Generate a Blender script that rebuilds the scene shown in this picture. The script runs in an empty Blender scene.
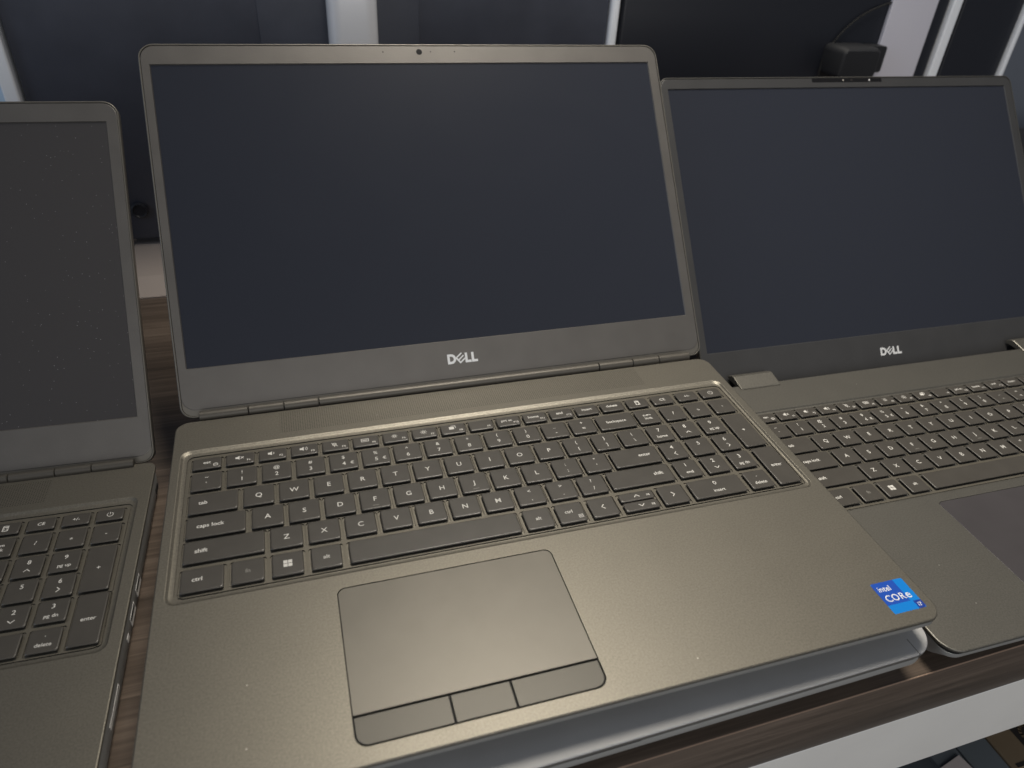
import bpy, bmesh, math, random
from mathutils import Matrix, Vector
random.seed(7)
S = bpy.context.scene
COL = S.collection
MM = 0.001
R = math.radians

# ---------------------------------------------------------------- materials
def mat(name, col, rough=0.5, metal=0.0, spec=0.5, bump=0.0, bscale=900.0, var=0.0, vscale=40.0, coat=0.0):
    m = bpy.data.materials.new(name); m.use_nodes = True
    n = m.node_tree.nodes; l = m.node_tree.links; b = n['Principled BSDF']
    b.inputs['Base Color'].default_value = (*col, 1)
    b.inputs['Roughness'].default_value = rough
    b.inputs['Metallic'].default_value = metal
    b.inputs['Specular IOR Level'].default_value = spec
    b.inputs['Coat Weight'].default_value = coat
    tc = n.new('ShaderNodeTexCoord')
    if var > 0:
        nz = n.new('ShaderNodeTexNoise'); nz.inputs['Scale'].default_value = vscale; nz.inputs['Detail'].default_value = 6
        l.new(tc.outputs['Object'], nz.inputs['Vector'])
        mr = n.new('ShaderNodeMapRange'); mr.inputs['From Min'].default_value = .3; mr.inputs['From Max'].default_value = .7
        mr.inputs['To Min'].default_value = 1 - var; mr.inputs['To Max'].default_value = 1 + var
        l.new(nz.outputs['Fac'], mr.inputs['Value'])
        mx = n.new('ShaderNodeMix'); mx.data_type = 'RGBA'; mx.blend_type = 'MULTIPLY'; mx.inputs['Factor'].default_value = 1
        mx.inputs['A'].default_value = (*col, 1); l.new(mr.outputs['Result'], mx.inputs['B'])
        l.new(mx.outputs['Result'], b.inputs['Base Color'])
        ra = n.new('ShaderNodeMath'); ra.operation = 'MULTIPLY_ADD'; ra.inputs[1].default_value = .05; ra.inputs[2].default_value = rough - .025
        l.new(nz.outputs['Fac'], ra.inputs[0]); l.new(ra.outputs[0], b.inputs['Roughness'])
    if bump > 0:
        n2 = n.new('ShaderNodeTexNoise'); n2.inputs['Scale'].default_value = bscale; n2.inputs['Detail'].default_value = 3
        l.new(tc.outputs['Object'], n2.inputs['Vector'])
        bp = n.new('ShaderNodeBump'); bp.inputs['Strength'].default_value = bump; bp.inputs['Distance'].default_value = .0002
        l.new(n2.outputs['Fac'], bp.inputs['Height']); l.new(bp.outputs['Normal'], b.inputs['Normal'])
    return m

def deck_mat(name, col, grille):
    """painted metal palm rest; the band in front of the hinge carries fine speaker holes"""
    m = mat(name, col, .40, .74, .5, .10, 1900, .018, 45)
    n = m.node_tree.nodes; l = m.node_tree.links; b = n['Principled BSDF']
    src = b.inputs['Base Color'].links[0].from_socket
    # fine sparkle of the paint
    tc = n.new('ShaderNodeTexCoord')
    fn = n.new('ShaderNodeTexNoise'); fn.inputs['Scale'].default_value = 1100; fn.inputs['Detail'].default_value = 2
    l.new(tc.outputs['Object'], fn.inputs['Vector'])
    mr = n.new('ShaderNodeMapRange'); mr.inputs['From Min'].default_value = .3; mr.inputs['From Max'].default_value = .7
    mr.inputs['To Min'].default_value = .86; mr.inputs['To Max'].default_value = 1.14
    l.new(fn.outputs['Fac'], mr.inputs['Value'])
    mx = n.new('ShaderNodeMix'); mx.data_type = 'RGBA'; mx.blend_type = 'MULTIPLY'; mx.inputs['Factor'].default_value = 1
    l.new(src, mx.inputs['A']); l.new(mr.outputs['Result'], mx.inputs['B'])
    out = mx.outputs['Result']
    # a few lint specks, and handling smears that change the gloss
    vo = n.new('ShaderNodeTexVoronoi'); vo.inputs['Scale'].default_value = 170; l.new(tc.outputs['Object'], vo.inputs['Vector'])
    sc = n.new('ShaderNodeSeparateColor'); l.new(vo.outputs['Color'], sc.inputs[0])
    q1 = n.new('ShaderNodeMath'); q1.operation = 'LESS_THAN'; q1.inputs[1].default_value = .062; l.new(vo.outputs['Distance'], q1.inputs[0])
    q2 = n.new('ShaderNodeMath'); q2.operation = 'LESS_THAN'; q2.inputs[1].default_value = .05; l.new(sc.outputs[0], q2.inputs[0])
    q3 = n.new('ShaderNodeMath'); q3.operation = 'MULTIPLY'; l.new(q1.outputs[0], q3.inputs[0]); l.new(q2.outputs[0], q3.inputs[1])
    ml = n.new('ShaderNodeMix'); ml.data_type = 'RGBA'; l.new(q3.outputs[0], ml.inputs['Factor']); l.new(out, ml.inputs['A']); ml.inputs['B'].default_value = (.42, .40, .36, 1)
    out = ml.outputs['Result']
    sm = n.new('ShaderNodeTexNoise'); sm.inputs['Scale'].default_value = 16; sm.inputs['Detail'].default_value = 5; sm.inputs['Distortion'].default_value = 1.6; l.new(tc.outputs['Object'], sm.inputs['Vector'])
    sr = n.new('ShaderNodeMapRange'); sr.inputs['From Min'].default_value = .35; sr.inputs['From Max'].default_value = .65; sr.inputs['To Min'].default_value = .425; sr.inputs['To Max'].default_value = .44
    l.new(sm.outputs['Fac'], sr.inputs['Value']); l.new(sr.outputs['Result'], b.inputs['Roughness'])
    if grille:
        sp = n.new('ShaderNodeSeparateXYZ'); l.new(tc.outputs['Object'], sp.inputs[0])
        def M(op, a, c=None, d=None):
            k = n.new('ShaderNodeMath'); k.operation = op
            for i, v in enumerate((a, c, d)):
                if v is None: continue
                if isinstance(v, (int, float)): k.inputs[i].default_value = v
                else: l.new(v, k.inputs[i])
            return k.outputs[0]
        P = 0.00135
        def cell(s): return M('SUBTRACT', M('FRACT', M('DIVIDE', s, P)), .5)
        cx, cy = cell(sp.outputs[0]), cell(sp.outputs[1])
        r2 = M('ADD', M('MULTIPLY', cx, cx), M('MULTIPLY', cy, cy))
        dot = M('LESS_THAN', r2, .055)
        inx = M('MULTIPLY', M('GREATER_THAN', sp.outputs[0], .048), M('LESS_THAN', sp.outputs[0], .288))
        iny = M('MULTIPLY', M('GREATER_THAN', sp.outputs[1], .0500), M('LESS_THAN', sp.outputs[1], .0705))
        msk = M('MULTIPLY', dot, M('MULTIPLY', inx, iny))
        mg = n.new('ShaderNodeMix'); mg.data_type = 'RGBA'
        l.new(msk, mg.inputs['Factor']); l.new(out, mg.inputs['A']); mg.inputs['B'].default_value = (.055, .051, .043, 1)
        out = mg.outputs['Result']
    l.new(out, b.inputs['Base Color'])
    return m

def wood_mat(name):
    m = mat(name, (.08, .05, .035), .32, 0, .45)
    n = m.node_tree.nodes; l = m.node_tree.links; b = n['Principled BSDF']
    tc = n.new('ShaderNodeTexCoord'); mp = n.new('ShaderNodeMapping'); mp.inputs['Scale'].default_value = (8, 300, 300)
    l.new(tc.outputs['Object'], mp.inputs['Vector'])
    nz = n.new('ShaderNodeTexNoise'); nz.inputs['Scale'].default_value = 1; nz.inputs['Detail'].default_value = 7; nz.inputs['Roughness'].default_value = .65; nz.inputs['Distortion'].default_value = .6
    l.new(mp.outputs[0], nz.inputs['Vector'])
    mp2 = n.new('ShaderNodeMapping'); mp2.inputs['Scale'].default_value = (2.5, 30, 30); l.new(tc.outputs['Object'], mp2.inputs['Vector'])
    nz2 = n.new('ShaderNodeTexNoise'); nz2.inputs['Scale'].default_value = 1; nz2.inputs['Detail'].default_value = 3; l.new(mp2.outputs[0], nz2.inputs['Vector'])
    ad = n.new('ShaderNodeMath'); ad.operation = 'MULTIPLY_ADD'; ad.inputs[1].default_value = .45; l.new(nz2.outputs['Fac'], ad.inputs[0])
    ml = n.new('ShaderNodeMath'); ml.operation = 'MULTIPLY'; ml.inputs[1].default_value = .6; l.new(nz.outputs['Fac'], ml.inputs[0]); l.new(ml.outputs[0], ad.inputs[2])
    cr = n.new('ShaderNodeValToRGB'); l.new(ad.outputs[0], cr.inputs['Fac'])
    e = cr.color_ramp.elements
    e[0].position = .36; e[0].color = (.044, .034, .026, 1); e[1].position = .68; e[1].color = (.175, .136, .108, 1)
    k = e.new(.52); k.color = (.098, .074, .058, 1)
    l.new(cr.outputs['Color'], b.inputs['Base Color'])
    bp = n.new('ShaderNodeBump'); bp.inputs['Strength'].default_value = .25; bp.inputs['Distance'].default_value = .0003
    l.new(nz.outputs['Fac'], bp.inputs['Height']); l.new(bp.outputs['Normal'], b.inputs['Normal'])
    return m

def dusty_screen(name, col, rough, amount):
    m = mat(name, col, rough, 0, .10)
    n = m.node_tree.nodes; l = m.node_tree.links; b = n['Principled BSDF']
    tc = n.new('ShaderNodeTexCoord')
    vo = n.new('ShaderNodeTexVoronoi'); vo.inputs['Scale'].default_value = 380; l.new(tc.outputs['Object'], vo.inputs['Vector'])
    wn = n.new('ShaderNodeSeparateColor'); l.new(vo.outputs['Color'], wn.inputs[0])
    a = n.new('ShaderNodeMath'); a.operation = 'LESS_THAN'; a.inputs[1].default_value = .075; l.new(vo.outputs['Distance'], a.inputs[0])
    c = n.new('ShaderNodeMath'); c.operation = 'LESS_THAN'; c.inputs[1].default_value = amount; l.new(wn.outputs[0], c.inputs[0])
    k = n.new('ShaderNodeMath'); k.operation = 'MULTIPLY'; l.new(a.outputs[0], k.inputs[0]); l.new(c.outputs[0], k.inputs[1])
    mx = n.new('ShaderNodeMix'); mx.data_type = 'RGBA'; l.new(k.outputs[0], mx.inputs['Factor'])
    mx.inputs['A'].default_value = (*col, 1); mx.inputs['B'].default_value = (.27, .27, .28, 1)
    l.new(mx.outputs['Result'], b.inputs['Base Color'])
    sm = n.new('ShaderNodeTexNoise'); sm.inputs['Scale'].default_value = 11; sm.inputs['Detail'].default_value = 5; sm.inputs['Distortion'].default_value = 2.0; l.new(tc.outputs['Object'], sm.inputs['Vector'])
    sr = n.new('ShaderNodeMapRange'); sr.inputs['From Min'].default_value = .35; sr.inputs['From Max'].default_value = .65; sr.inputs['To Min'].default_value = rough - .01; sr.inputs['To Max'].default_value = rough + .02
    l.new(sm.outputs['Fac'], sr.inputs['Value']); l.new(sr.outputs['Result'], b.inputs['Roughness'])
    return m

M_deck = deck_mat('titan painted metal', (.168, .156, .130), True)
M_deck2 = deck_mat('titan painted metal plain', (.156, .149, .131), False)
M_lidface = mat('lid bezel plastic', (.140, .132, .123), .40, .62, .5, .2, 1400, .04, 60)
M_bez2 = mat('dark bezel plastic', (.034, .034, .035), .42, 0, .5, .3, 1400, .05, 60)
M_shell = mat('lid shell metal', (.15, .14, .122), .36, .5, .5, .1, 1200)
M_shell2 = mat('dark lid shell', (.055, .053, .048), .42, .2, .5, .1, 1200)
M_case = mat('bottom case plastic', (.29, .29, .28), .5, 0, .4, .3, 1300, .05, 50)
M_seam = mat('black seam', (.008, .008, .008), .7)
M_key = mat('key plastic', (.056, .051, .044), .36, 0, .5, .25, 1600, .06, 90)
M_frame = mat('keyboard frame plastic', (.13, .118, .094), .42, .4, .5, .25, 1500, .05, 70)
M_tray_shade = mat('keyboard tray and painted shade black', (.010, .009, .008), .7)  # tray floor; also painted as shade on lower key sides and frame wall
M_leg = mat('legend white print', (.58, .565, .53), .6)
M_legdim = mat('legend grey print', (.22, .21, .19), .6)
M_screen = dusty_screen('matte black screen', (.023, .026, .036), .36, .003)
M_screen_d = dusty_screen('dusty matte black screen', (.050, .048, .050), .45, .6)
M_tp = mat('touchpad satin', (.122, .114, .099), .42, .70, .6, .12, 1500, .05, 50)
M_tp2 = mat('touchpad dark satin', (.048, .044, .047), .45, 0, .3, .12, 1500, .05, 50)
M_btn = mat('touchpad button', (.074, .070, .061), .42, .6, .5, .12, 1500, .05, 50)
M_bar = mat('hinge barrel metal', (.085, .078, .067), .45, .5, .5, .1, 1200)
M_rub = mat('rubber', (.012, .012, .012), .8)
M_port = mat('port steel', (.85, .84, .82), .3, .2)
M_logo = mat('logo silver print', (.66, .67, .68), .35, .2)
M_lens = mat('camera lens glass', (.008, .008, .009), .35, 0, .15)
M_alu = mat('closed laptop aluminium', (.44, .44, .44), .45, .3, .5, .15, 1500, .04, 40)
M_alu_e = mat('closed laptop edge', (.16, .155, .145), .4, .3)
M_stand = mat('stand aluminium', (.92, .93, .96), .25, .2, .5, .05, 800)
M_flat = mat('stand satin grey', (.66, .65, .72), .55, .0)
M_edge = mat('polished edge strip', (.93, .96, 1.0), .2, .0)
M_panel = mat('monitor back plastic', (.060, .066, .088), .45, 0, .5, .35, 900, .1, 30)  # bluish window sheen is put into this base colour
M_panel2 = mat('monitor back glossy', (.015, .017, .024), .38, 0, .5, .2, 900)
M_foot = mat('stand foot', (.40, .345, .315), .4, .2)
M_plug = mat('power brick plastic', (.015, .016, .019), .6)
M_wood = wood_mat('dark walnut veneer')
M_edgeband = mat('edge banding', (.30, .21, .155), .4)
M_white = mat('white laminate', (.84, .83, .80), .5, 0, .4, .0, 1, .03, 12)
M_in = mat('cabinet inside', (.10, .10, .10), .7)
M_wall = mat('wall paint', (.22, .24, .28), .8)
M_card = mat('cardboard', (.20, .15, .095), .8, 0, .2, .3, 500, .08, 30)
M_cardp = mat('black carton print', (.022, .018, .016), .7)
M_box = mat('grey blue box', (.13, .15, .165), .6)
M_paper = mat('pale paper', (.50, .45, .43), .7)
M_blue1 = mat('sticker blue', (.008, .068, .40), .35)
M_blue2 = mat('sticker cyan blue', (.004, .19, .60), .3)
M_blue3 = mat('sticker navy', (.012, .045, .28), .3)
M_stw = mat('sticker white', (.70, .72, .75), .4)

# ---------------------------------------------------------------- mesh helpers (all in millimetres)
def rrect(x0, x1, y0, y1, r, n=6):
    if not isinstance(r, (tuple, list)): r = (r, r, r, r)          # order: BR, TR, TL, BL
    out = []
    for k, (cx, cy, a) in enumerate(((x1, y0, -90), (x1, y1, 0), (x0, y1, 90), (x0, y0, 180))):
        q = max(r[k], .01)
        px = cx - q if k < 2 else cx + q
        py = cy + q if k in (0, 3) else cy - q
        for i in range(n + 1):
            t = R(a + 90 * i / n); out.append((px + q * math.cos(t), py + q * math.sin(t)))
    return out

class MB:
    def __init__(s): s.bm = bmesh.new(); s.mats = []
    def mi(s, m):
        if m not in s.mats: s.mats.append(m)
        return s.mats.index(m)
    def loop(s, pts, z): return [s.bm.verts.new((x * MM, y * MM, z * MM)) for x, y in pts]
    def strip(s, a, b, m, smooth=True):
        i = s.mi(m); n = len(a)
        for k in range(n):
            f = s.bm.faces.new((a[k], a[(k + 1) % n], b[(k + 1) % n], b[k])); f.material_index = i; f.smooth = smooth
    def cap(s, a, m, flip=False):
        f = s.bm.faces.new(a[::-1] if flip else a); f.material_index = s.mi(m); return f
    def fill(s, loops, m):
        i = s.mi(m); es = []
        for lp in loops:
            n = len(lp)
            for k in range(n):
                v, w = lp[k], lp[(k + 1) % n]
                e = s.bm.edges.get((v, w)) or s.bm.edges.new((v, w)); es.append(e)
        r = bmesh.ops.triangle_fill(s.bm, use_beauty=True, use_dissolve=False, edges=es, normal=(0, 0, 1))
        for g in r['geom']:
            if isinstance(g, bmesh.types.BMFace): g.material_index = i
    def stack(s, levels, top=True, bottom=True):
        """levels from bottom to top: (points, z, material of the strip that ends here)"""
        prev = None; first = None
        for pts, z, m in levels:
            l = s.loop(pts, z)
            if prev: s.strip(prev, l, m)
            else: first = l; m0 = m
            prev = l; last = m
        if bottom: s.cap(first, m0, True)
        if top: s.cap(prev, last)
        return prev
    def box(s, x0, x1, y0, y1, z0, z1, m, b=0.0):
        if b <= 0:
            p = [(x0, y0), (x1, y0), (x1, y1), (x0, y1)]
            s.stack([(p, z0, m), (p, z1, m)])
            for f in s.bm.faces: pass
        else:
            i = [(x0 + b, y0 + b), (x1 - b, y0 + b), (x1 - b, y1 - b), (x0 + b, y1 - b)]
            p = [(x0, y0), (x1, y0), (x1, y1), (x0, y1)]
            s.stack([(i, z0, m), (p, z0 + b, m), (p, z1 - b, m), (i, z1, m)])
    def poly(s, pts, z, m): s.cap(s.loop(pts, z), m)
    def cylx(s, x0, x1, y, z, r, m, n=20, b=.3):
        rings = []
        for x, q in ((x0, r - b), (x0 + b, r), (x1 - b, r), (x1, r - b)):
            rings.append([s.bm.verts.new((x * MM, (y + q * math.cos(2 * math.pi * k / n)) * MM, (z + q * math.sin(2 * math.pi * k / n)) * MM)) for k in range(n)])
        for a, c in zip(rings, rings[1:]): s.strip(a, c, m)
        s.cap(rings[0], m, True); s.cap(rings[-1], m)
    def disc(s, x, y, r, z, m, n=20): s.poly([(x + r * math.cos(2 * math.pi * k / n), y + r * math.sin(2 * math.pi * k / n)) for k in range(n)], z, m)
    def dome(s, x, y, r, z0, z1, m, n=20):
        c = lambda q: [(x + q * math.cos(2 * math.pi * k / n), y + q * math.sin(2 * math.pi * k / n)) for k in range(n)]
        s.stack([(c(r), z0, m), (c(r), z1 - .2 * (z1 - z0), m), (c(r * .85), z1, m)])
    def build(s, name, parent=None, sharp=35):
        bmesh.ops.recalc_face_normals(s.bm, faces=s.bm.faces)
        s.bm.normal_update()
        es = [e for e in s.bm.edges if len(e.link_faces) == 2 and (e.calc_face_angle(0) > R(sharp) or e.link_faces[0].smooth != e.link_faces[1].smooth)]
        bmesh.ops.split_edges(s.bm, edges=es)                       # crisp creases: smooth shading never runs across them
        me = bpy.data.meshes.new(name); s.bm.to_mesh(me); s.bm.free()
        for m in s.mats: me.materials.append(m)
        o = bpy.data.objects.new(name, me); COL.objects.link(o)
        if parent: o.parent = parent
        return o

def thing(name, label, cat, loc=(0, 0, 0), rz=0, group=None):
    o = bpy.data.objects.new(name, None); COL.objects.link(o); o.empty_display_size = .02
    o.location = [c * MM for c in loc]; o.rotation_euler = (0, 0, rz)
    o['label'] = label; o['category'] = cat
    if group: o['group'] = group
    return o
def tag(o, label, cat, group=None):
    o['label'] = label; o['category'] = cat
    if group: o['group'] = group
    return o

# flat lettering turned into a mesh, centred (or left / right aligned) on (x, y)
_tc = {}
def glyphs(body, size, align='CENTER', bold=0.0, sx=1.0):
    key = (body, size, align, bold, sx)
    if key in _tc: return _tc[key]
    cu = bpy.data.curves.new('t', 'FONT'); cu.body = body; cu.size = size; cu.align_x = align; cu.offset = bold
    cu.resolution_u = 3; cu.fill_mode = 'FRONT'
    ob = bpy.data.objects.new('t', cu); COL.objects.link(ob)
    dg = bpy.context.evaluated_depsgraph_get(); dg.update()
    me = ob.evaluated_get(dg).to_mesh()
    vs = [(v.co.x * sx, v.co.y) for v in me.vertices]; fs = [tuple(p.vertices) for p in me.polygons]
    ob.evaluated_get(dg).to_mesh_clear(); bpy.data.objects.remove(ob); bpy.data.curves.remove(cu)
    _tc[key] = (vs, fs); return _tc[key]
def put_text(mb, body, x, y, size, z, m, align='CENTER', bold=0.0, sx=1.0, vcen=True):
    vs, fs = glyphs(body, size, align, bold, sx)
    if not vs: return
    if vcen == 'box':
        ys = [v[1] for v in vs]; y0 = -(min(ys) + max(ys)) / 2
    else: y0 = -.36 * size if vcen else 0
    bv = [mb.bm.verts.new(((x + a) * MM, (y + b + y0) * MM, z * MM)) for a, b in vs]
    i = mb.mi(m)
    for f in fs:
        try: q = mb.bm.faces.new([bv[k] for k in f]); q.material_index = i
        except ValueError: pass
def stroke(mb, pts, w, z, m, closed=False):
    n = len(pts)
    for k in range(n if closed else n - 1):
        a, b = Vector(pts[k]), Vector(pts[(k + 1) % n]); d = (b - a)
        if d.length < 1e-6: continue
        d.normalize(); p = Vector((-d.y, d.x)) * w / 2; a2, b2 = a - d * w * .3, b + d * w * .3
        mb.poly([tuple(a2 - p), tuple(b2 - p), tuple(b2 + p), tuple(a2 + p)], z, m)

# ---------------------------------------------------------------- keyboard layout  (x0,x1,y0,y1, legends)
U = 18.05
KEYS = []
ROW = {'f': (26.4, 35.6), 'n': (8.9, 23.0), 'q': (-8.8, 5.9), 'a': (-26.0, -11.2), 's': (-42.6, -28.2), 'b': (-60.4, -46.2)}
DXR = {'f': -1.9, 'n': -1.5, 'q': -1.1, 'a': -.6, 's': -.2, 'b': 0}
def K(x0, x1, row, leg, y=None):
    if x0 > 264.5: x0 += DXR[row]; x1 += DXR[row]
    y0, y1 = y or ROW[row]; KEYS.append((x0, x1, y0, y1, leg))
def T(s, size=4.5, dx=0, dy=0, al='CENTER', ref='C', bold=.035): return ('t', s, size, dx, dy, al, ref, bold)
# function row: 15 keys
fr = ['esc', 'mute', 'vdn', 'vup', 'mic', 'kbd', 'bdn', 'bup', 'disp', '', 'prt sc', 'home', 'end', 'insert', 'delete']
for i, c in enumerate(fr):
    x0 = .6 + i * 17.58; L = []
    if c in ('esc', 'prt sc', 'home', 'end', 'insert', 'delete'): L.append(T(c, 3.1, 0 if i in (0, 13, 14) else -1.0, .7, bold=.05))
    elif c: L.append(('i', c))
    if 1 <= i <= 12: L.append(T('F%d' % i, 2.2, 4.6, -1.9, bold=.03))
    if i == 0: L.append(('i', 'lock'))
    K(x0, x0 + 15.2, 'f', L)
for i, (up, dn) in enumerate([('~', '`'), ('!', '1'), ('@', '2'), ('#', '3'), ('$', '4'), ('%', '5'), ('^', '6'), ('&', '7'), ('*', '8'), ('(', '9'), (')', '0'), ('_', '-'), ('+', '=')]):
    L = [T(up, 3.5, 0, 3.2), T(dn, 4.1, 0, -2.2)]
    if dn in '45': L.append(T('\u20ac', 3.3, 4.6, -2.2))
    K(.6 + i * 18.3, .6 + i * 18.3 + 15.8, 'n', L)
K(238.3, 263.2, 'n', [T('backspace', 3.3)])
K(.4, 25.0, 'q', [T('tab', 3.5, 5.0, .5, 'LEFT', 'L', .06)])
for i, c in enumerate('QWERTYUIOP'): K(27.6 + i * 18.25, 27.6 + i * 18.25 + 15.7, 'q', [T(c)])
for j, (a, b) in enumerate((('{', '['), ('}', ']'))): K(27.6 + (10 + j) * 18.25, 27.6 + (10 + j) * 18.25 + 15.7, 'q', [T(a, 3.4, 0, 3.1), T(b, 3.4, 0, -2.6)])
K(246.3, 263.0, 'q', [T('|', 3.4, 0, 3.1), T('\\', 3.4, 0, -2.6)])
K(.3, 29.0, 'a', [T('caps lock', 3.5, 5.0, .5, 'LEFT', 'L', .06)])
for i, c in enumerate('ASDFGHJKL'): K(31.8 + i * 18.33, 31.8 + i * 18.33 + 15.8, 'a', [T(c)] + ([('bar',)] if c in 'FJ' else []))
for j, (a, b) in enumerate(((':', ';'), ('"', "'"))): K(31.8 + (9 + j) * 18.33, 31.8 + (9 + j) * 18.33 + 15.8, 'a', [T(a, 3.6, 0, 2.8), T(b, 3.6, 0, -2.2)])
K(233.4, 263.2, 'a', [T('enter', 3.5, -5.2, .6, 'RIGHT', 'R', .06)])
K(.1, 38.0, 's', [T('shift', 3.5, 5.2, .3, 'LEFT', 'L', .06)])
for i, c in enumerate('ZXCVBNM'): K(40.5 + i * 18.4, 40.5 + i * 18.4 + 15.8, 's', [T(c)])
for j, (a, b) in enumerate((('<', ','), ('>', '.'), ('?', '/'))): K(40.5 + (7 + j) * 18.4, 40.5 + (7 + j) * 18.4 + 15.8, 's', [T(a, 3.6, 0, 3.0), T(b, 3.6, 0, -2.8)])
K(224.3, 263.2, 's', [T('shift', 3.5, -5.2, .3, 'RIGHT', 'R', .06)])
K(.0, 19.3, 'b', [T('ctrl', 3.5, 5.0, .3, 'LEFT', 'L', .06)])
K(22.5, 37.6, 'b', [('dim',), T('fn', 3.3)])
K(40.9, 55.7, 'b', [('win',)])
K(59.2, 73.9, 'b', [T('alt', 3.3)])
K(77.5, 165.3, 'b', [])
K(168.4, 183.6, 'b', [T('alt', 3.3)])
K(186.6, 201.9, 'b', [T('ctrl', 3.3, -1, .8), ('i', 'menu')])
K(205.4, 220.8, 'b', [('arr', 0, 0, 180)])
K(224.2, 244.8, 'b', [('arr', 0, 0, 90), T('pg', 2.1, 6.8, 0, bold=.03)], (-53.0, -46.6))
K(224.2, 244.8, 'b', [('arr', 0, 0, 270), T('pg', 2.1, 6.8, 0, bold=.03)], (-60.4, -53.8))
K(247.8, 263.2, 'b', [('arr', 0, 0, 0)])
NX = [266.8, 285.0, 303.1, 321.0]; NW = 14.7
for x, c in zip(NX, ('calc', 'CE', '+/-', 'power')):
    K(x, x + NW, 'f', [('i', c)] if c in ('calc', 'power') else [T(c, 3.3)])
for x, c in zip(NX, ('num', '/', '*', '-')):
    K(x, x + NW, 'n', [T('num', 3.1, 0, 1.7), T('lock', 3.1, 0, -1.7)] if c == 'num' else [T(c, 4.0, 0, -1.2 if c == '*' else 0)])
for r_, t in (('q', (('7', 'home'), ('8', 90), ('9', 'pg up'))), ('a', (('4', 180), ('5', None), ('6', 0))), ('s', (('1', 'end'), ('2', 270), ('3', 'pg dn')))):
    for x, (d, s_) in zip(NX, t):
        L = [T(d, 4.1, 0, 3.0 if s_ is not None else 3.0)]
        if isinstance(s_, str): L.append(T(s_, 3.1, 0, -3.0))
        elif s_ is not None: L.append(('arr', 0, -2.9, s_))
        K(x, x + NW, r_, L)
K(NX[3], NX[3] + NW, 'q', [T('+', 4.0)], (ROW['a'][0], ROW['q'][1]))
K(NX[0], NX[1] + NW, 'b', [T('0', 4.1, 0, 3.0), T('insert', 3.1, 0, -2.8)])
K(NX[2], NX[2] + NW, 'b', [T('.', 4.2, 0, 3.6), T('delete', 3.1, 0, -2.6)])
K(NX[3], NX[3] + NW, 'b', [T('enter', 3.3, 0, 0)], (ROW['b'][0], ROW['s'][1]))

KZ = 0.35          # height of the key tops over the palm rest
def icon(mb, c, x, y, z, m):
    s = lambda pts, w=.42, cl=False: stroke(mb, [(x + a, y + b) for a, b in pts], w, z, m, cl)
    arc = lambda cx, cy, r, a0, a1, n=7: [(cx + r * math.cos(R(a0 + (a1 - a0) * k / n)), cy + r * math.sin(R(a0 + (a1 - a0) * k / n))) for k in range(n + 1)]
    if c in ('mute', 'vdn', 'vup'):
        mb.poly([(x - 2.6, y - .2), (x - 1.6, y - .2), (x - .4, y - 1.1), (x - .4, y + 2.3), (x - 1.6, y + 1.4), (x - 2.6, y + 1.4)], z, m)
        if c == 'mute': s([(.3, -.2), (1.7, 1.4)]); s([(.3, 1.4), (1.7, -.2)])
        if c in ('vdn', 'vup'): s(arc(-.4, .6, 1.1, -45, 45))
        if c == 'vup': s(arc(-.4, .6, 2.0, -45, 45))
    elif c == 'mic': s(arc(-.6, .8, 1.0, 0, 360, 10), .6); s([(-.6, -.2), (-.6, -1.4)]); s([(-2.2, 2.2), (1.2, -1.2)])
    elif c == 'kbd': s([(-2.6, -.6), (1.6, -.6), (1.6, 1.8), (-2.6, 1.8)], .4, True); s([(-1.8, .6), (.8, .6)], .7)
    elif c in ('bdn', 'bup'):
        s(arc(-.6, .6, .8, 0, 360, 10), .6)
        for k in range(8):
            a = R(k * 45); q = 2.0 if c == 'bup' else 1.7
            s([(-.6 + 1.4 * math.cos(a), .6 + 1.4 * math.sin(a)), (-.6 + q * math.cos(a), .6 + q * math.sin(a))], .35)
    elif c == 'disp':
        mb.poly([(x - 2.4, y - .6), (x + .6, y - .6), (x + .6, y + 1.8), (x - 2.4, y + 1.8)], z, m); s([(-1, 2.6), (1.6, 2.6), (1.6, .4)], .4)
    elif c == 'calc':
        s([(-1.3, -2), (1.3, -2), (1.3, 2), (-1.3, 2)], .45, True); s([(-.8, 1.1), (.8, 1.1)], .7)
        for a in (-.6, .6):
            for b in (-.2, -1.2): s([(a - .12, b), (a + .12, b)], .5)
    elif c == 'power': s(arc(0, 0, 1.6, 125, 415, 14), .42); s([(0, .2), (0, 1.9)], .42)
    elif c == 'lock': s([(3.6, -2.8), (5.6, -2.8), (5.6, -1.3), (3.6, -1.3)], .45, True); s(arc(4.6, -1.3, .6, 0, 180), .3)
    elif c == 'menu': s([(3.6, -4.6), (5.8, -4.6), (5.8, -2.6), (3.6, -2.6)], .32, True); s([(4.1, -3.3), (5.3, -3.3)], .3); s([(4.1, -3.9), (5.3, -3.9)], .3)

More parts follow.
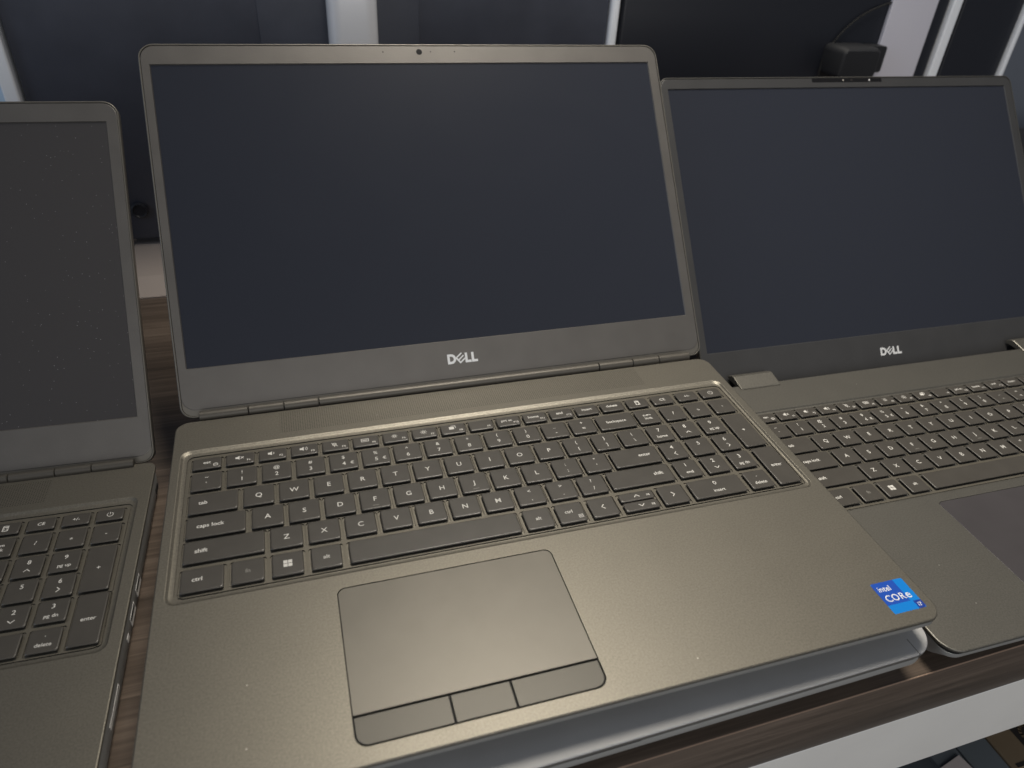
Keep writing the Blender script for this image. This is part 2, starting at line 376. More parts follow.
def key_mesh(x0, x1, y0, y1):
    mb = MB(); cx, cy = (x0 + x1) / 2, (y0 + y1) / 2
    L = lambda d, r: [(a - cx, b - cy) for a, b in rrect(x0 + d, x1 - d, y0 + d, y1 - d, r, 4)]
    mb.stack([(L(1.2, .8), -2.5, M_tray_shade), (L(1.0, .8), KZ - .62, M_tray_shade), (L(.02, 1.0), KZ - .52, M_tray_shade), (L(.0, 1.4), KZ - .42, M_key), (L(.10, 1.4), KZ - .24, M_key), (L(.34, 1.3), KZ - .07, M_key), (L(.70, 1.1), KZ, M_key)])  # shade under the cap is put in as black lower sides
    return mb, cx, cy
def legend_mesh(x0, x1, y0, y1, legs):
    mb = MB(); cx, cy = (x0 + x1) / 2, (y0 + y1) / 2; z = KZ + .03; m = M_leg
    for q in legs:
        if q[0] == 'dim': m = M_legdim
        elif q[0] == 't':
            _, s, size, dx, dy, al, ref, bold = q
            X = {'C': 0, 'L': x0 - cx, 'R': x1 - cx}[ref] + dx
            put_text(mb, s, X, dy, size, z, m, al, bold)
        elif q[0] == 'i': icon(mb, q[1], 0, 0, z, m)
        elif q[0] == 'bar': stroke(mb, [(-1.6, -5.0), (1.6, -5.0)], .35, z, M_legdim)
        elif q[0] == 'arr':
            a = R(q[3]); pts = []
            for u, v in ((-.7, 1.5), (.8, 0), (-.7, -1.5)): pts.append((q[1] + u * math.cos(a) - v * math.sin(a), q[2] + u * math.sin(a) + v * math.cos(a)))
            stroke(mb, pts, .45, z, m)
        elif q[0] == 'win':
            for a in (-2.05, .15):
                for b in (-2.05, .15): mb.poly([(a, b), (a + 1.9, b), (a + 1.9, b + 1.9), (a, b + 1.9)], z, m)
    return mb

KEYMESH = []
def build_keys(root):
    for i, (x0, x1, y0, y1, legs) in enumerate(KEYS):
        mb, cx, cy = key_mesh(x0, x1, y0, y1)
        k = mb.build('key', root, 50); k.location = (cx * MM, cy * MM, 0)
        if legs: legend_mesh(x0, x1, y0, y1, legs).build('legend', k)
def copy_keys(src, dst):
    for ch in list(src.children):
        if ch.name.split('.')[0] == 'key':
            c = ch.copy(); COL.objects.link(c); c.parent = dst
            for g in list(ch.children):
                d = g.copy(); COL.objects.link(d); d.parent = c

def logo_mesh(x0, y0, w, h, z, m):
    """four block capitals, the second one a square E tipped onto its corner"""
    mb = MB(); t = h * .245
    def P(pts): mb.poly([(x0 + a, y0 + b) for a, b in pts], z, m)
    dw = w * .285
    P([(0, 0), (t, 0), (t, h), (0, h)])                                        # D
    n = 8; co = []; ci = []
    for k in range(n + 1):
        a = R(-90 + 180 * k / n)
        co.append((dw - h / 2 + h / 2 * math.cos(a), h / 2 + h / 2 * math.sin(a)))
        ci.append((dw - h / 2 + (h / 2 - t) * math.cos(a), h / 2 + (h / 2 - t) * math.sin(a)))
    co = [(t, 0)] + co + [(t, h)]; ci = [(t, t)] + ci + [(t, h - t)]
    for k in range(len(co) - 1): P([co[k], co[k + 1], ci[k + 1], ci[k]])
    cx, cy = w * .432, h * .5; a = R(38); s = h * .70                          # tipped E
    def E(u0, u1, v0, v1):
        P([(cx + u * math.cos(a) - v * math.sin(a), cy + u * math.sin(a) + v * math.cos(a)) for u, v in ((u0, v0), (u1, v0), (u1, v1), (u0, v1))])
    b = s * .19
    E(-s * .55, -s * .55 + b * 1.2, -s * .55, s * .55)
    for v in (-s * .55, -b / 2, s * .55 - b): E(-s * .55 + b * 1.2, s * .62, v, v + b)
    for lx in (w * .585, w * .80):                                             # L L
        P([(lx, 0), (lx + t, 0), (lx + t, h), (lx, h)]); P([(lx + t, 0), (lx + w * .20, 0), (lx + w * .20, t), (lx + t, t)])
    return mb

# ---------------------------------------------------------------- the laptops
def base_parts(root, D, well, plate, tpad, deckm, casem, tp_hole, front_slope):
    x0, x1, y0, y1, rf, rb = D
    rc = (rf, rb, rb, rf)
    o = lambda d, r=0: rrect(x0 + d, x1 - d, y0 + d, y1 - d, [max(q - d, .3) for q in rc], 8)
    mb = MB()
    # palm rest sheet with its rounded edge, keyboard well and touchpad opening
    lv = [(o(.25), -1.75, deckm), (o(0), -1.45, deckm), (o(0), -.55, deckm), (o(.12), -.25, deckm), (o(.34), -.07, deckm), (o(.65), 0, deckm)]
    prev = None
    for pts, z, m in lv:
        l = mb.loop(pts, z)
        if prev: mb.strip(prev, l, m)
        else: mb.cap(l, m, True)
        prev = l
    outer = prev
    wx0, wx1, wy0, wy1, wr = well
    px0, px1, py0, py1, pr = plate
    def mix(t, z):
        g = lambda a, b: a + (b - a) * t
        return mb.loop(rrect(g(wx0, px0), g(wx1, px1), g(wy0, py0), g(wy1, py1), g(wr, pr), 8), z)
    wl = [mix(0, 0), mix(.05, -.03), mix(.12, -.15), mix(.36, -1.03), mix(.46, -1.16), mix(1, -1.2)]
    for a, b in zip(wl, wl[1:]): mb.strip(b, a, deckm)
    bt = mb.loop(rrect(px0, px1, py0, py1, pr, 8), -2.4); mb.strip(bt, wl[-1], M_seam)
    holes = [wl[0]]
    if tp_hole:
        tl = mb.loop(rrect(*tp_hole, 8), 0); tb = mb.loop(rrect(*tp_hole, 8), -1.3); mb.strip(tb, tl, M_seam, False); mb.cap(tb, M_seam); holes.append(tl)
    mb.fill([outer] + holes, deckm)
    deck = mb.build('palm_rest', root, 40)
    # bottom case
    cb = MB(); fs = front_slope
    q = lambda l, f, b, r, z, m: (rrect(x0 + l, x1 - l, y0 + f, y1 - b, r, 8), z, m)
    cb.stack([q(9, fs * 4.5, 7, 8, -16.6, casem), q(2.4, fs * 3.6, 3, 8, -15.8, casem), q(.7, fs * 2.2, 1.5, 8, -13.2, casem), q(.6, fs * .55, .8, 8, -6.8, casem), q(.55, 1.0, .7, 8, -5.9, casem),
              q(.5, .6, .6, 8, -5.4, casem), q(.45, .55, .6, 8, -2.9, casem), q(.7, .8, .8, 8, -2.75, casem), q(1.3, 1.3, 1.2, 8, -2.7, M_seam), q(1.3, 1.3, 1.2, 8, -1.9, M_seam)])
    cb.build('bottom_case', root, 40)
    for yy in (y0 + 22, y1 - 26):
        f = MB(); f.stack([(rrect(x0 + 30, x1 - 30, yy, yy + 9, 4), -19.5, M_rub), (rrect(x0 + 29, x1 - 29, yy - 1, yy + 10, 4), -16.5, M_rub)]); f.build('rubber_foot', root)
    return deck

def keyboard_frame(root, plate, fm, with_seam=True):
    px0, px1, py0, py1, pr = plate
    fb = MB(); g = 1.15 if with_seam else .3
    ou = fb.loop(rrect(px0 + g, px1 - g, py0 + g, py1 - g, pr, 8), -1.15)
    ob = fb.loop(rrect(px0 + g, px1 - g, py0 + g, py1 - g, pr, 8), -2.4); fb.strip(ob, ou, M_tray_shade)  # outer wall coloured black so the gap around the frame stays dark
    loops = [ou]
    for (x0, x1, y0, y1, _) in KEYS:
        if y0 == -53.0: continue                                   # the two half-height arrow keys share one opening
        if y1 == -53.8: y1 = -46.6
        h = 1.0
        a = fb.loop(rrect(x0 - h, x1 + h, y0 - h, y1 + h, 1.3, 3), -1.15); b = fb.loop(rrect(x0 - h, x1 + h, y0 - h, y1 + h, 1.3, 3), -2.6)
        fb.strip(b, a, M_tray_shade, False); fb.cap(b, M_tray_shade); loops.append(a)
    fb.fill(loops, fm)
    return fb.build('keyboard_frame', root, 40)

LU, LV, LZ = -3.45, 27.5, -4.6          # display corner in the lid's own frame (origin on the hinge axis)
def lid_parts(root, tilt, hinge, W, H, ou, ov, rc, bezm, shellm, scr, logo, corner_in, twist=0.0):
    """W,H display; ou = (left,right) and ov = (bottom,top) outline around it"""
    lid = MB()
    A = lambda pts: [(a + LU, b + LV) for a, b in pts]
    u0, u1, v0, v1 = ou[0], ou[1], ov[0], ov[1]
    r4 = (rc * .8, rc, rc, rc * .8)
    rr = lambda d: A(rrect(u0 + d, u1 - d, v0 + d, v1 - d, [max(x - d, .4) for x in r4], 8))
    lid.stack([(rr(2.2), LZ - 6.4, shellm), (rr(.6), LZ - 5.6, shellm), (rr(0), LZ - 4.4, shellm), (rr(0), LZ - .2, shellm), (rr(.25), LZ + .25, shellm), (rr(.55), LZ + .38, shellm), (rr(.95), LZ + .30, shellm), (rr(1.15), LZ - .05, shellm), (rr(1.15), LZ - .9, M_seam)], top=True)
    lid_o = lid.build('lid', root, 40)
    lid_o.location = (0, hinge[0] * MM, hinge[1] * MM); lid_o.rotation_euler = (math.pi / 2 - tilt, 0, 0)
    if twist:                                                       # the lid sits a hair askew on its hinge
        Mx = Matrix.Rotation(math.pi / 2 - tilt, 4, 'X'); c0 = Vector(((LU + W / 2) * MM, LV * MM, LZ * MM)); Rz = Matrix.Rotation(twist, 4, 'Z')
        lid_o.rotation_euler = (Mx @ Rz).to_euler(); lid_o.location = Vector(lid_o.location) + Mx @ (c0 - Rz @ c0)
    b = MB(); e = 1.30; ci = corner_in
    inn = lambda d, z: b.loop(A(rrect(u0 + e + d, u1 - e - d, v0 + e + ci[0] + d, v1 - e - d, (ci[1], rc - 1, rc - 1, ci[1]), 8)), z)
    ob, o1, o2 = inn(0, LZ - .9), inn(0, LZ - .12), inn(.3, LZ)
    b.strip(ob, o1, bezm); b.strip(o1, o2, bezm)
    iu = b.loop(A(rrect(0, W, 0, H, .3, 8)), LZ); il = b.loop(A(rrect(.55, W - .55, .55, H - .55, .2, 8)), LZ - .8)
    b.strip(il, iu, bezm, False); b.fill([o2, iu], bezm)
    if ci[0] > 0:                                                   # lower chin strip of the shell below the bezel
        c = b.loop(A(rrect(u0 + 1.4, u1 - 1.4, v0 + 1.3, v0 + 14, (rc * .8 - 1.2, .1, .1, rc * .8 - 1.2), 8)), LZ - .28); b.cap(c, shellm)
    b.build('bezel', lid_o, 40)
    s = MB(); s.stack([(A(rrect(.3, W - .3, .3, H - .3, .2, 2)), LZ - 1.2, scr), (A(rrect(.3, W - .3, .3, H - .3, .2, 2)), LZ - .72, scr)]); s.build('screen', lid_o)
    lx, ly, lw, lh = logo
    logo_mesh(lx + LU, ly + LV, lw, lh, LZ + .04, M_logo).build('logo', lid_o)
    return lid_o

def lens_parts(lid_o, pts):
    mb = MB()
    (u, v, r) = pts[0]
    mb.disc(u + LU, v + LV, r + .35, LZ + .03, M_seam); mb.dome(u + LU, v + LV, r, LZ + .02, LZ + .12, M_lens); mb.build('webcam', lid_o)
    for (u, v, r) in pts[1:]:
        m = MB(); m.disc(u + LU, v + LV, r, LZ + .035, M_seam, 10); m.build('microphone_hole', lid_o)

DECK = (-10.9, 345.6, -160.3, 72.2, 9.0, 8.0)
WELL = (-6.4, 340.2, -66.3, 44.6, 5.5); PLATE = (-2.6, 337.6, -63.2, 39.8, 4.0)
PAD = (69.2, 175.0, -153.0, -74.4)
def workstation(label, loc, rz, tilt, scr, sticker, keys_from=None, scale=1.0, twist=0.0, deck=DECK, du=0.0):
    root = thing('open_laptop', label, 'laptop', loc, rz, 'open laptops in a row on the counter'); root.scale = (scale,) * 3
    x0, x1, y0, y1 = PAD
    base_parts(root, deck, WELL, PLATE, None, M_deck, M_case, (x0, x1, y0, y1, (5.5, 4, 4, 5.5)), 4.5)
    keyboard_frame(root, PLATE, M_frame)
    t = MB(); g = .32; yb = -139.4
    t.stack([(rrect(x0 + g, x1 - g, yb + .25, y1 - g, (.3, 3.8, 3.8, .3), 8), -1.0, M_tp), (rrect(x0 + g, x1 - g, yb + .25, y1 - g, (.3, 3.8, 3.8, .3), 8), -.22, M_tp), (rrect(x0 + g + .2, x1 - g - .2, yb + .45, y1 - g - .2, (.3, 3.6, 3.6, .3), 8), -.08, M_tp)])
    t.build('touchpad', root)
    for a, b, r in ((x0 + .6, 108.3, (.5, .3, .3, 5)), (109.0, 134.3, .4), (135.0, x1 - .6, (5, .3, .3, .5))):
        m = MB(); m.stack([(rrect(a, b, y0 + .75, yb - .6, r, 8), -1.0, M_btn), (rrect(a, b, y0 + .75, yb - .6, r, 8), -.30, M_btn), (rrect(a + .25, b - .25, y0 + 1.0, yb - .85, r, 8), -.12, M_btn)])
        m.build('touchpad_button', root)
    if keys_from is None: build_keys(root)
    else: copy_keys(keys_from, root)
    # hinge barrel in seven lengths
    for a, b in ((2.2, 30.2), (30.6, 51.2), (51.6, 72.2), (72.7, 262.6), (263.1, 288.4), (288.8, 309.0), (309.4, 333.4)):
        h = MB(); h.cylx(a, b, 75.6, .9, 3.0 if a != 72.7 else 2.9, M_bar); h.build('hinge_barrel', root)
    lid = lid_parts(root, tilt, (79, 1.5), 344.2, 193.6, (-6.0, 352.0), (-30.2, 206.8), 9.5, M_lidface, M_shell, scr, (162.2, -15.6, 20.8, 6.7), (3.6, 8.0), twist)
    lid.location.x += du * MM
    lens_parts(lid, [(171.5, 201.3, 1.75), (146.7, 201.3, .5), (179.5, 201.4, .45), (196.5, 201.5, .5)])
    # sockets along the right flank
    for ya, yb2, za, zb, m in ((-24, -12, -12.6, -7.2, M_port), (-43.5, -31.5, -12.6, -7.2, M_port), (-103, -80.5, -10.0, -7.6, M_port)):
        p = MB(); X = deck[1] - 1.2
        p.box(X, X + .75, ya, yb2, za, zb, m); p.box(X + .1, X + .85, ya + .9, yb2 - .9, (za + zb) / 2 + .1, zb - .7, M_seam); p.build('port', root)
    p = MB(); p.box(deck[1] - 1.3, deck[1] - .4, -55, -51, -11.5, -7.8, M_port, .5); p.build('audio_jack', root)
    p = MB(); p.box(deck[1] - 1.3, deck[1] - .4, 58, 65, -12.5, -9.0, M_seam); p.build('lock_slot', root)
    if sticker:
        s = MB(); a, b, c, d = 321.8, 340.6, -153.2, -135.2; z = .03
        s.poly(rrect(a, b, c, d, .9, 4), z, M_blue2)
        s.poly([(a, d - .9), (a, c + 5.0), (a + 13.4, c + 5.0), (a + 13.4, d), (a + .9, d)], z + .02, M_blue1)
        s.poly([(b - 4.3, c), (b - .9, c), (b, c + .9), (b, c + 4.6), (b - 4.3, c + 4.6)], z + .02, M_blue3)
        st = s.build('processor_sticker', root)
        w = MB(); put_text(w, 'intel', a + 1.6, d - 3.7, 4.3, z + .05, M_stw, 'LEFT', .04); w.build('sticker_lettering', st)
        w = MB()
        put_text(w, 'C', a + 1.7, d - 9.4, 5.4, z + .05, M_stw, 'LEFT', .05, .95); put_text(w, 'O', a + 5.3, d - 9.4, 5.4, z + .05, M_stw, 'LEFT', .05, .95); put_text(w, 'R', a + 9.8, d - 9.4, 5.4, z + .05, M_stw, 'LEFT', .05, .95); put_text(w, 'e', a + 13.3, d - 9.1, 6.4, z + .05, M_stw, 'LEFT', .04)
        put_text(w, 'i7', b - 2.2, c + 2.3, 3.3, z + .05, M_stw, 'CENTER', .02); w.build('sticker_lettering', st)
    return root

central = workstation('open grey brown laptop with blue processor sticker, raised on a closed silver laptop', (0, 0, 0), 0, .6749, M_screen, True, twist=.002)
left = workstation('open grey laptop with dusty screen, cut off by the left edge of the photo', (-368.6, 15.9, -33.92), -.0228, .6262, M_screen_d, False, central, .974, -.006, (-10.9, 346.4, -160.3, 75.8, 9.0, 6.0), -4.2)

def big_laptop(label, loc, rz, tilt):
    root = thing('open_laptop', label, 'laptop', loc, rz, 'open laptops in a row on the counter')
    well = (-4.6, 339.0, -65.0, 39.4, 3.5); plate = (-2.2, 336.9, -63.2, 36.8, 2.5)
    x0, x1, y0, y1 = 68.2, 192.0, -146.0, -71.4
    base_parts(root, (-10.0, 346.0, -165.6, 72.0, 11.0, 7.0), well, plate, None, M_deck2, M_case, (x0, x1, y0, y1, 3.0), 4.0)
    keyboard_frame(root, plate, M_frame, False)
    t = MB(); g = .22
    t.stack([(rrect(x0 + g, x1 - g, y0 + g, y1 - g, 2.8, 8), -1.0, M_tp2), (rrect(x0 + g, x1 - g, y0 + g, y1 - g, 2.8, 8), -.1, M_tp2), (rrect(x0 + g + .15, x1 - g - .15, y0 + g + .15, y1 - g - .15, 2.7, 8), -.02, M_tp2)]); t.build('touchpad', root)
    copy_keys(central, root)
    lid = lid_parts(root, tilt, (99.48 - 2.9 + LV * 0, 13.61), 344.2, 215.0, (-6.6, 352.4), (-29.6, 224.2), 7.5, M_bez2, M_shell2, M_screen, (161.5, -18.2, 21.4, 6.6), (0.0, 5.0))
    sh = MB(); sh.stack([([(a + LU, b + LV) for a, b in rrect(136.5, 208, 219.3, 222.6, .8, 4)], LZ - .3, M_lens), ([(a + LU, b + LV) for a, b in rrect(136.5, 208, 219.3, 222.6, .8, 4)], LZ + .1, M_lens)]); cs = sh.build('camera_strip', lid)
    for u, m in ((176.5, M_cardp), (195, M_port), (168, M_legdim)):
        d = MB(); d.disc(u + LU, 221 + LV, .8, LZ + .13, m, 12); d.build('lens', cs)
    return root, lid
right, rlid = big_laptop('open laptop with two drop hinges and a darker touchpad, at the right', (372.82, 2.24, -32.38), -.00808, .68193)
# seat that lid so its display corner falls on the solved hinge line (it drops behind the base)
oy, oz, tl = 99.48, 13.61, .68193
d_ = (math.sin(tl), math.cos(tl)); n_ = (-math.cos(tl), math.sin(tl))
rlid.location = ((-5 - LU) * MM, (oy - d_[0] * LV - n_[0] * LZ) * MM, (oz - d_[1] * LV - n_[1] * LZ) * MM)
for hx in (9.6, 288.6):                                              # hinge covers rising from the deck in front of the lid
    h = MB(); pr = [(66.6, -1.2), (66.6, .5), (67.4, 1.0), (80.0, 3.4), (82.0, 3.0), (86, .5), (86, -1.2)]
    A_ = [[h.bm.verts.new((x * MM, y * MM, z * MM)) for y, z in pr] for x in (hx, hx + .5, hx + 34.0, hx + 34.5)]
    for k, off in ((0, .3), (3, .3)):
        for v in A_[k]: v.co.z -= off * MM
    for a, b in zip(A_, A_[1:]): h.strip(a, b, M_deck2, False)
    h.cap(A_[0], M_deck2, True); h.cap(A_[-1], M_deck2); h.build('hinge_cover', right, 20)

# closed laptop under the central one
cl = thing('closed_laptop', 'closed silver laptop lying under the raised middle laptop', 'laptop', (0, 0, -22.0), .0175)
X0, X1, Y0, Y1 = -11, 347.6, -169.8, 70
rr = lambda d, z, m, r=15: (rrect(X0 + d, X1 - d, Y0 + d, Y1 - d, [max(q - d, 1) for q in (r, 9, 9, r)], 10), z, m)
l = MB(); l.stack([rr(1.6, -3.7, M_alu_e), rr(.9, -3.4, M_alu_e), rr(.15, -2.6, M_alu_e), rr(0, -1.9, M_alu_e), rr(.05, -.5, M_alu_e), rr(.25, -.18, M_alu), rr(.7, 0, M_alu)]); l.build('lid', cl, 30)
l = MB(); l.stack([rr(22, -28.5, M_rub), rr(18, -26.5, M_case), rr(9, -16, M_case), rr(2.0, -10.2, M_case), rr(.8, -9.0, M_case), rr(.7, -5.2, M_case), rr(1.0, -4.8, M_case), rr(3.2, -4.7, M_alu_e), rr(3.4, -3.6, M_alu_e)]); l.build('base', cl, 40)
for xs in (X1 - 13.5, X0 + 13.5):
    l = MB(); l.box(xs, xs + .5, Y0 - .04, Y0 + 9, -2.4, .02, M_alu_e, .01); l.build('antenna_seam', cl)
l = MB(); l.box(155, 185, Y0 + .6, Y0 + 3.0, -4.5, -3.5, M_seam, .2); l.build('lid_notch', cl)

# ---------------------------------------------------------------- counter
TZ = -52.0
ct = thing('counter', 'dark walnut counter with white front panel under the laptops', 'counter', (300, -161.3, TZ), .0165)
c = MB(); c.stack([(rrect(-1400, 1400, .35, 900, .5, 2), -43, M_wood), (rrect(-1400, 1400, 0, 900, .5, 2), -42.6, M_wood), (rrect(-1400, 1400, 0, 900, .5, 2), -.5, M_wood), (rrect(-1400, 1400, .15, 899.8, .5, 2), -.12, M_edgeband), (rrect(-1400, 1400, .55, 899.5, .5, 2), 0, M_edgeband)], top=False)
tp = c.loop(rrect(-1400, 1400, .55, 899.5, .5, 2), 0); c.cap(tp, M_wood)
c.build('countertop', ct, 50)
c = MB(); c.box(-1390, 1390, -.25, 19, -110, -43.1, M_white, .4); c.build('front_panel', ct)
c = MB(); c.box(-1390, 1390, 3, 890, -420, -400, M_in, .5); c.build('lower_shelf', ct)
c = MB(); c.box(-1390, 1390, 870, 888, -399.8, -43.2, M_in, .5); c.build('back_panel', ct)
for xx in (-1390, 1372):
    c = MB(); c.box(xx, xx + 18, 19.5, 869.5, -399.8, -43.2, M_white, .5); c.build('side_panel', ct)


# ---------------------------------------------------------------- things on the lower shelf
SZ = TZ - 400
b = thing('carton', 'brown cardboard carton with black printed symbols on the lower shelf', 'carton', (650, -20, SZ), .01)
c = MB(); c.box(-103, 103, -132, 130, 0, 192, M_card, .8); c.build('carton_body', b)
pr = MB()
for k, (px, py) in enumerate(((-66, -112), (-84, -128.5), (-34, -112))):
    a_ = R(0); h = 13.5 if k != 1 else 12
    if k == 1: pr.poly(rrect(px - 15, px + 12, -131.2, -128, .5, 3), 192.15, M_cardp)
    else:
        pr.poly(rrect(px - h, px + h, py - h, py + h, 1.5, 3), 192.15, M_cardp)
        ring = [(px + 7.5 * math.cos(R(t)), py + 7.5 * math.sin(R(t))) for t in range(40, 345, 22)]
        stroke(pr, ring, 2.4, 192.3, M_card); stroke(pr, [(px + 7.2, py - 2), (px + 1, py - 1)], 2.2, 192.3, M_card)
for px in (-84, -60, -36):
    pr2 = [(px - 11, 52.0), (px + 11, 52.0)]
pr.build('printed_symbols', b)
f = MB()
for px in (-84, -50, -16):
    vs = [f.bm.verts.new(((px + u) * MM, -132.15 * MM, (150 + w) * MM)) for u, w in ((-14, -20), (14, -20), (14, 28), (-14, 28))]
    q = f.bm.faces.new(vs); q.material_index = f.mi(M_cardp)
f.build('printed_symbols', b)
for lab, x0, x1 in (('flat grey blue box standing against the brown carton on the lower shelf', 518.5, 546), ('narrow grey blue box partly under the pale leaflet on the lower shelf', 493, 516.5)):
    b = thing('storage_box', lab, 'box', ((x0 + x1) / 2, -20, SZ), .01, 'grey blue boxes on the lower shelf')
    w = (x1 - x0) / 2
    c = MB(); c.box(-w, w, -134, 130, 0, 186, M_box, .8); c.build('box_body', b)
    c = MB(); c.box(-w - .3, w + .3, -134.4, 130.4, 186.1, 190.5, M_box, .6); c.build('box_lid', b)
c = MB(); Lp = [c.bm.verts.new((x * MM, y * MM, z * MM)) for x, y, z in ((0, 0, 0), (30, 6, .3), (22, 40, 1.2), (-8, 34, .4))]
c.cap(Lp, M_paper); o = c.build('leaflet'); o.location = (.492, -.172, (SZ + 191.2) * MM)
m_ = o.modifiers.new('thick', 'SOLIDIFY'); m_.thickness = .0004; m_.offset = 1
tag(o, 'pale leaflet lying on the narrow grey blue box', 'leaflet')

# ---------------------------------------------------------------- monitors seen from behind, standing at the back of the counter
def zcol(mb, x0, x1, y0, y1, r, z0, z1, m, n=8): mb.stack([(rrect(x0, x1, y0, y1, r, n), z0, m), (rrect(x0, x1, y0, y1, r, n), z1, m)])
G = 'black monitors standing in a row behind the laptops'
def monitor(label, x0, x1, panelm, ztop=262):
    t = thing('monitor', label, 'monitor', ((x0 + x1) / 2, 460, TZ), 0, G); return t, (x1 - x0) / 2, ztop - TZ
t, w, zt = monitor('wide black monitor behind the middle laptop, with round silver stand column', -142, 414, M_panel)
p = MB(); p.stack([(rrect(-w + .5, w - 10.5, -12, 16, 3), 15, M_panel), (rrect(-w, w - 10, -14, 16, 4), 18, M_panel), (rrect(-w, w - 10, -14, 16, 4), zt, M_panel)]); p.build('panel', t)
e = MB(); zcol(e, w - 9.6, w, -19, 16, 4, 15, zt, M_edge); e.build('edge_strip', t)
p = MB(); p.stack([(rrect(62 - 136, 208 - 136, -15.2, -13.5, .4, 3), 150, M_panel), (rrect(62 - 136, 208 - 136, -15.2, -13.5, .4, 3), zt - 12, M_panel)]); p.build('back_plate', t)
x = 144.5 - 136
c = MB(); zcol(c, x - 22.6, x + 22.6, -40, -14.3, 12, 8, zt, M_stand); c.build('stand_column', t)
f = MB(); fx0, fx1 = -225, 225
f.stack([(rrect(fx0 + 2, fx1 - 2, -118, 58, 4), 0, M_foot), (rrect(fx0 + 2, fx1 - 2, -118, 58, 4), 1.6, M_foot), (rrect(fx0 + 3, fx1 - 3, -86, 57, 4), 7.8, M_foot)]); f.build('stand_foot', t)
k = MB(); n = 20; kx, kz = -73 - 136, -7 - TZ
rings = [[k.bm.verts.new(((kx + r_ * math.cos(2 * math.pi * j / n)) * MM, y * MM, (kz + r_ * math.sin(2 * math.pi * j / n)) * MM)) for j in range(n)] for r_, y in ((8.5, -14.1), (8.0, -16.5), (6.4, -17.2), (5.6, -16.0))]
for a, b in zip(rings, rings[1:]): k.strip(a, b, M_panel2)
k.cap(rings[-1], M_panel2); k.build('round_button', t)

t, w, zt = monitor('black monitor behind the right laptop, with flat grey stand column', 418, 846, M_panel2)
p = MB(); zcol(p, -w, w - 13.5, -14, 16, 4, 15, zt, M_panel2); p.build('panel', t)
e = MB(); zcol(e, w - 13, w, -19, 16, 2, 15, zt, M_edge); e.build('edge_strip', t)
x = 778 - 632
c = MB(); zcol(c, x - 31.5, x + 31.5, -20, -14.3, 1.2, 8, zt, M_flat); c.build('stand_column', t)
f = MB(); f.stack([(rrect(-90, 200, -110, 60, 8), 0, M_foot), (rrect(-90, 200, -110, 60, 8), 7.5, M_foot)]); f.build('stand_foot', t)
c = MB(); pts = [(Vector((775 - 632 + 100 * math.cos(R(a)), 0, 118 - TZ + 75 * math.sin(R(a)))) ) for a in range(95, 262, 6)]
prev = None
for i_, q in enumerate(pts):
    d_ = (pts[min(i_ + 1, len(pts) - 1)] - pts[max(i_ - 1, 0)]).normalized(); s_ = Vector((0, 1, 0)); u_ = d_.cross(s_)
    ring = [c.bm.verts.new((q + Vector((0, -17, 0)) + (s_ * math.cos(2 * math.pi * j / 8) + u_ * math.sin(2 * math.pi * j / 8)) * 1.1) * MM) for j in range(8)]
    if prev: c.strip(prev, ring, M_rub)
    prev = ring
c.build('cable', t)

t, w, zt = monitor('narrow slice of a black monitor at the far right of the row', 853, 951, M_panel2)
p = MB(); zcol(p, -w, w - 7, -14, 16, 2, 8, zt, M_panel2); p.build('panel', t)
e = MB(); zcol(e, w - 6.5, w, -19, 16, 2, 8, zt, M_edge); e.build('edge_strip', t)
f = MB(); f.stack([(rrect(-w, w, -60, 60, 8), 0, M_foot), (rrect(-w, w, -60, 60, 8), 7.5, M_foot)]); f.build('stand_foot', t)

t, w, zt = monitor('monitor with silver side rim and pale blue face at the far left of the row', -520, -144, M_panel2)
p = MB(); zcol(p, -w, w - 12.5, -13, 16, 2, 15, zt, mat('pale blue glass', (.55, .72, .88), .2)); p.build('panel', t)
e = MB(); zcol(e, w - 12, w, -20, 16, 2, 15, zt, M_edge); e.build('edge_strip', t)
f = MB(); f.stack([(rrect(-w + 40, w - 40, -90, 60, 8), 0, M_foot), (rrect(-w + 40, w - 40, -90, 60, 8), 7.5, M_foot)]); f.build('stand_foot', t)

# power brick plugged in behind the flat column
b = thing('power_brick', 'small dark power brick beside the flat grey stand column', 'power brick', (702, 446, 131), 0)
c = MB(); rb = lambda d, z: rrect(-27 + d, 24 - d, -17 + d, 17 - d, max(7 - d, 1), 6)
def ypl(mb, pts_y, m):
    prev = None
    for pts, y in pts_y:
        l_ = [mb.bm.verts.new((x_ * MM, y * MM, z_ * MM)) for x_, z_ in pts]
        if prev: mb.strip(prev, l_, m)
        else: mb.cap(l_, m)
        prev = l_
    mb.cap(prev, m)
ypl(c, [(rb(3, 0), -36), (rb(.8, 0), -34), (rb(0, 0), -30), (rb(0, 0), -.5)], M_plug); c.build('brick_body', b)
c = MB(); ypl(c, [(rrect(25, 46, -12, 16, 3), -17), (rrect(24.3, 46.5, -13, 16, 3), -.6)], M_plug); c.build('plug_neck', b)

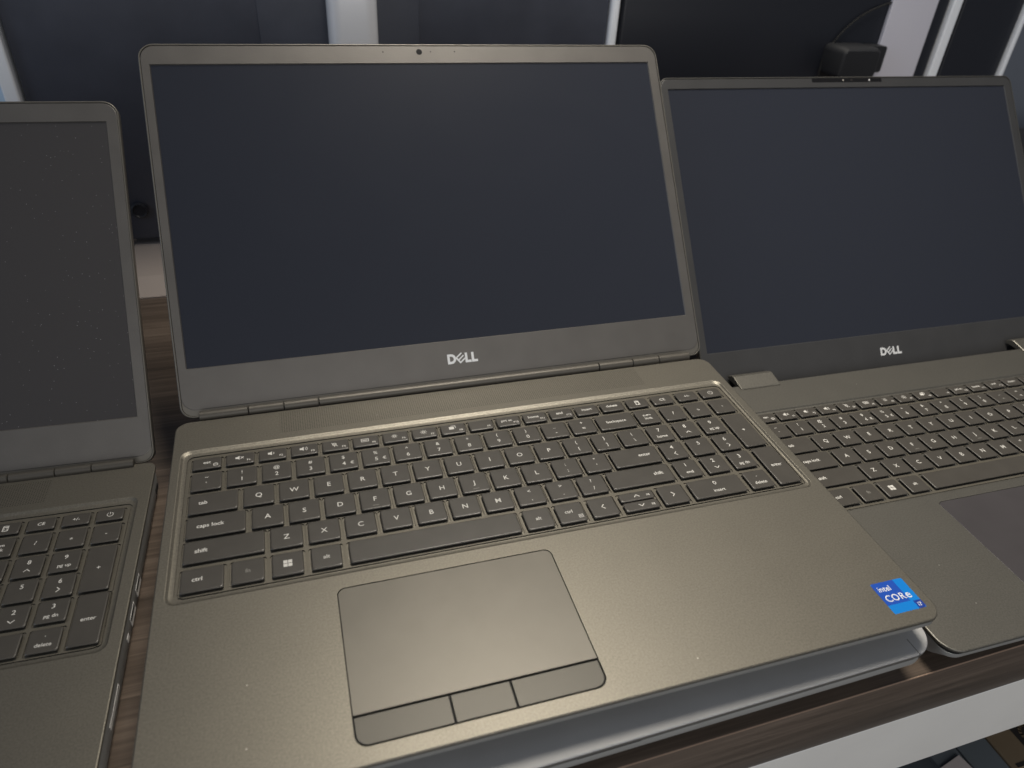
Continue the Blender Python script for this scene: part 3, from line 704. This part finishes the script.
# ---------------------------------------------------------------- room shell
def struct(name, mb):
    o = mb.build(name); o['kind'] = 'structure'; return o
w = MB(); w.box(-3000, 3000, 900, 960, -900, 2200, M_wall); struct('wall', w)
w = MB(); w.box(-3000, 3000, -3000, 900, -940, -900, mat('floor vinyl', (.18, .16, .14), .5, 0, .4, 0, 1, .08, 3)); struct('floor', w)

# ---------------------------------------------------------------- light
W = bpy.data.worlds.new('World'); S.world = W; W.use_nodes = True
bg = W.node_tree.nodes['Background']; bg.inputs['Color'].default_value = (.68, .73, .84, 1); bg.inputs['Strength'].default_value = AMB = .14
def lamp(name, loc, aim, sx, sy, power, col, spread=180):
    d = bpy.data.lights.new(name, 'AREA'); d.shape = 'RECTANGLE'; d.size = sx; d.size_y = sy; d.energy = power; d.color = col; d.spread = R(spread)
    o = bpy.data.objects.new(name, d); COL.objects.link(o); o.location = loc
    o.rotation_euler = (Vector(aim) - Vector(loc)).to_track_quat('-Z', 'Y').to_euler(); return o
lamp('ceiling_lamp', (.36, .50, 1.4), (.46, .05, 0), .40, .40, 2.2, (1, .925, .80), 66)
lamp('ceiling_lamp', (.42, .07, 1.4), (.50, .05, 0), .26, .26, 1.75, (1, .93, .82), 66)
lamp('window_light', (.35, -2.4, .8), (.25, .2, .05), 1.8, 1.9, 21, (1, .985, .96))
lamp('side_window_light', (-1.7, -.35, .9), (.1, .44, .1),   .5, 1.5, 6, (.70, .82, 1))

# ---------------------------------------------------------------- camera
cam = bpy.data.cameras.new('camera'); co = bpy.data.objects.new('camera', cam); COL.objects.link(co); S.camera = co
X = Vector((0.95694183, -0.28532999, 0.05337721)); Y = Vector((0.12065769, 0.55822432, 0.82086986)); Z = Vector((-0.26401525, -0.77908434, 0.56861546))
co.matrix_world = Matrix(((X.x, Y.x, Z.x, .07083769), (X.y, Y.y, Z.y, -.30562943), (X.z, Y.z, Z.z, .27393721), (0, 0, 0, 1)))
cam.sensor_fit = 'HORIZONTAL'; cam.sensor_width = 36; cam.lens = 717.28 * 36 / 1024; cam.clip_start = .02; cam.clip_end = 50
cam.dof.use_dof = True; cam.dof.focus_distance = .43; cam.dof.aperture_fstop = 10
S.view_settings.view_transform = 'Standard'; S.view_settings.look = 'None'; S.view_settings.exposure = 0; S.view_settings.gamma = 1
S.cycles.use_denoising = True
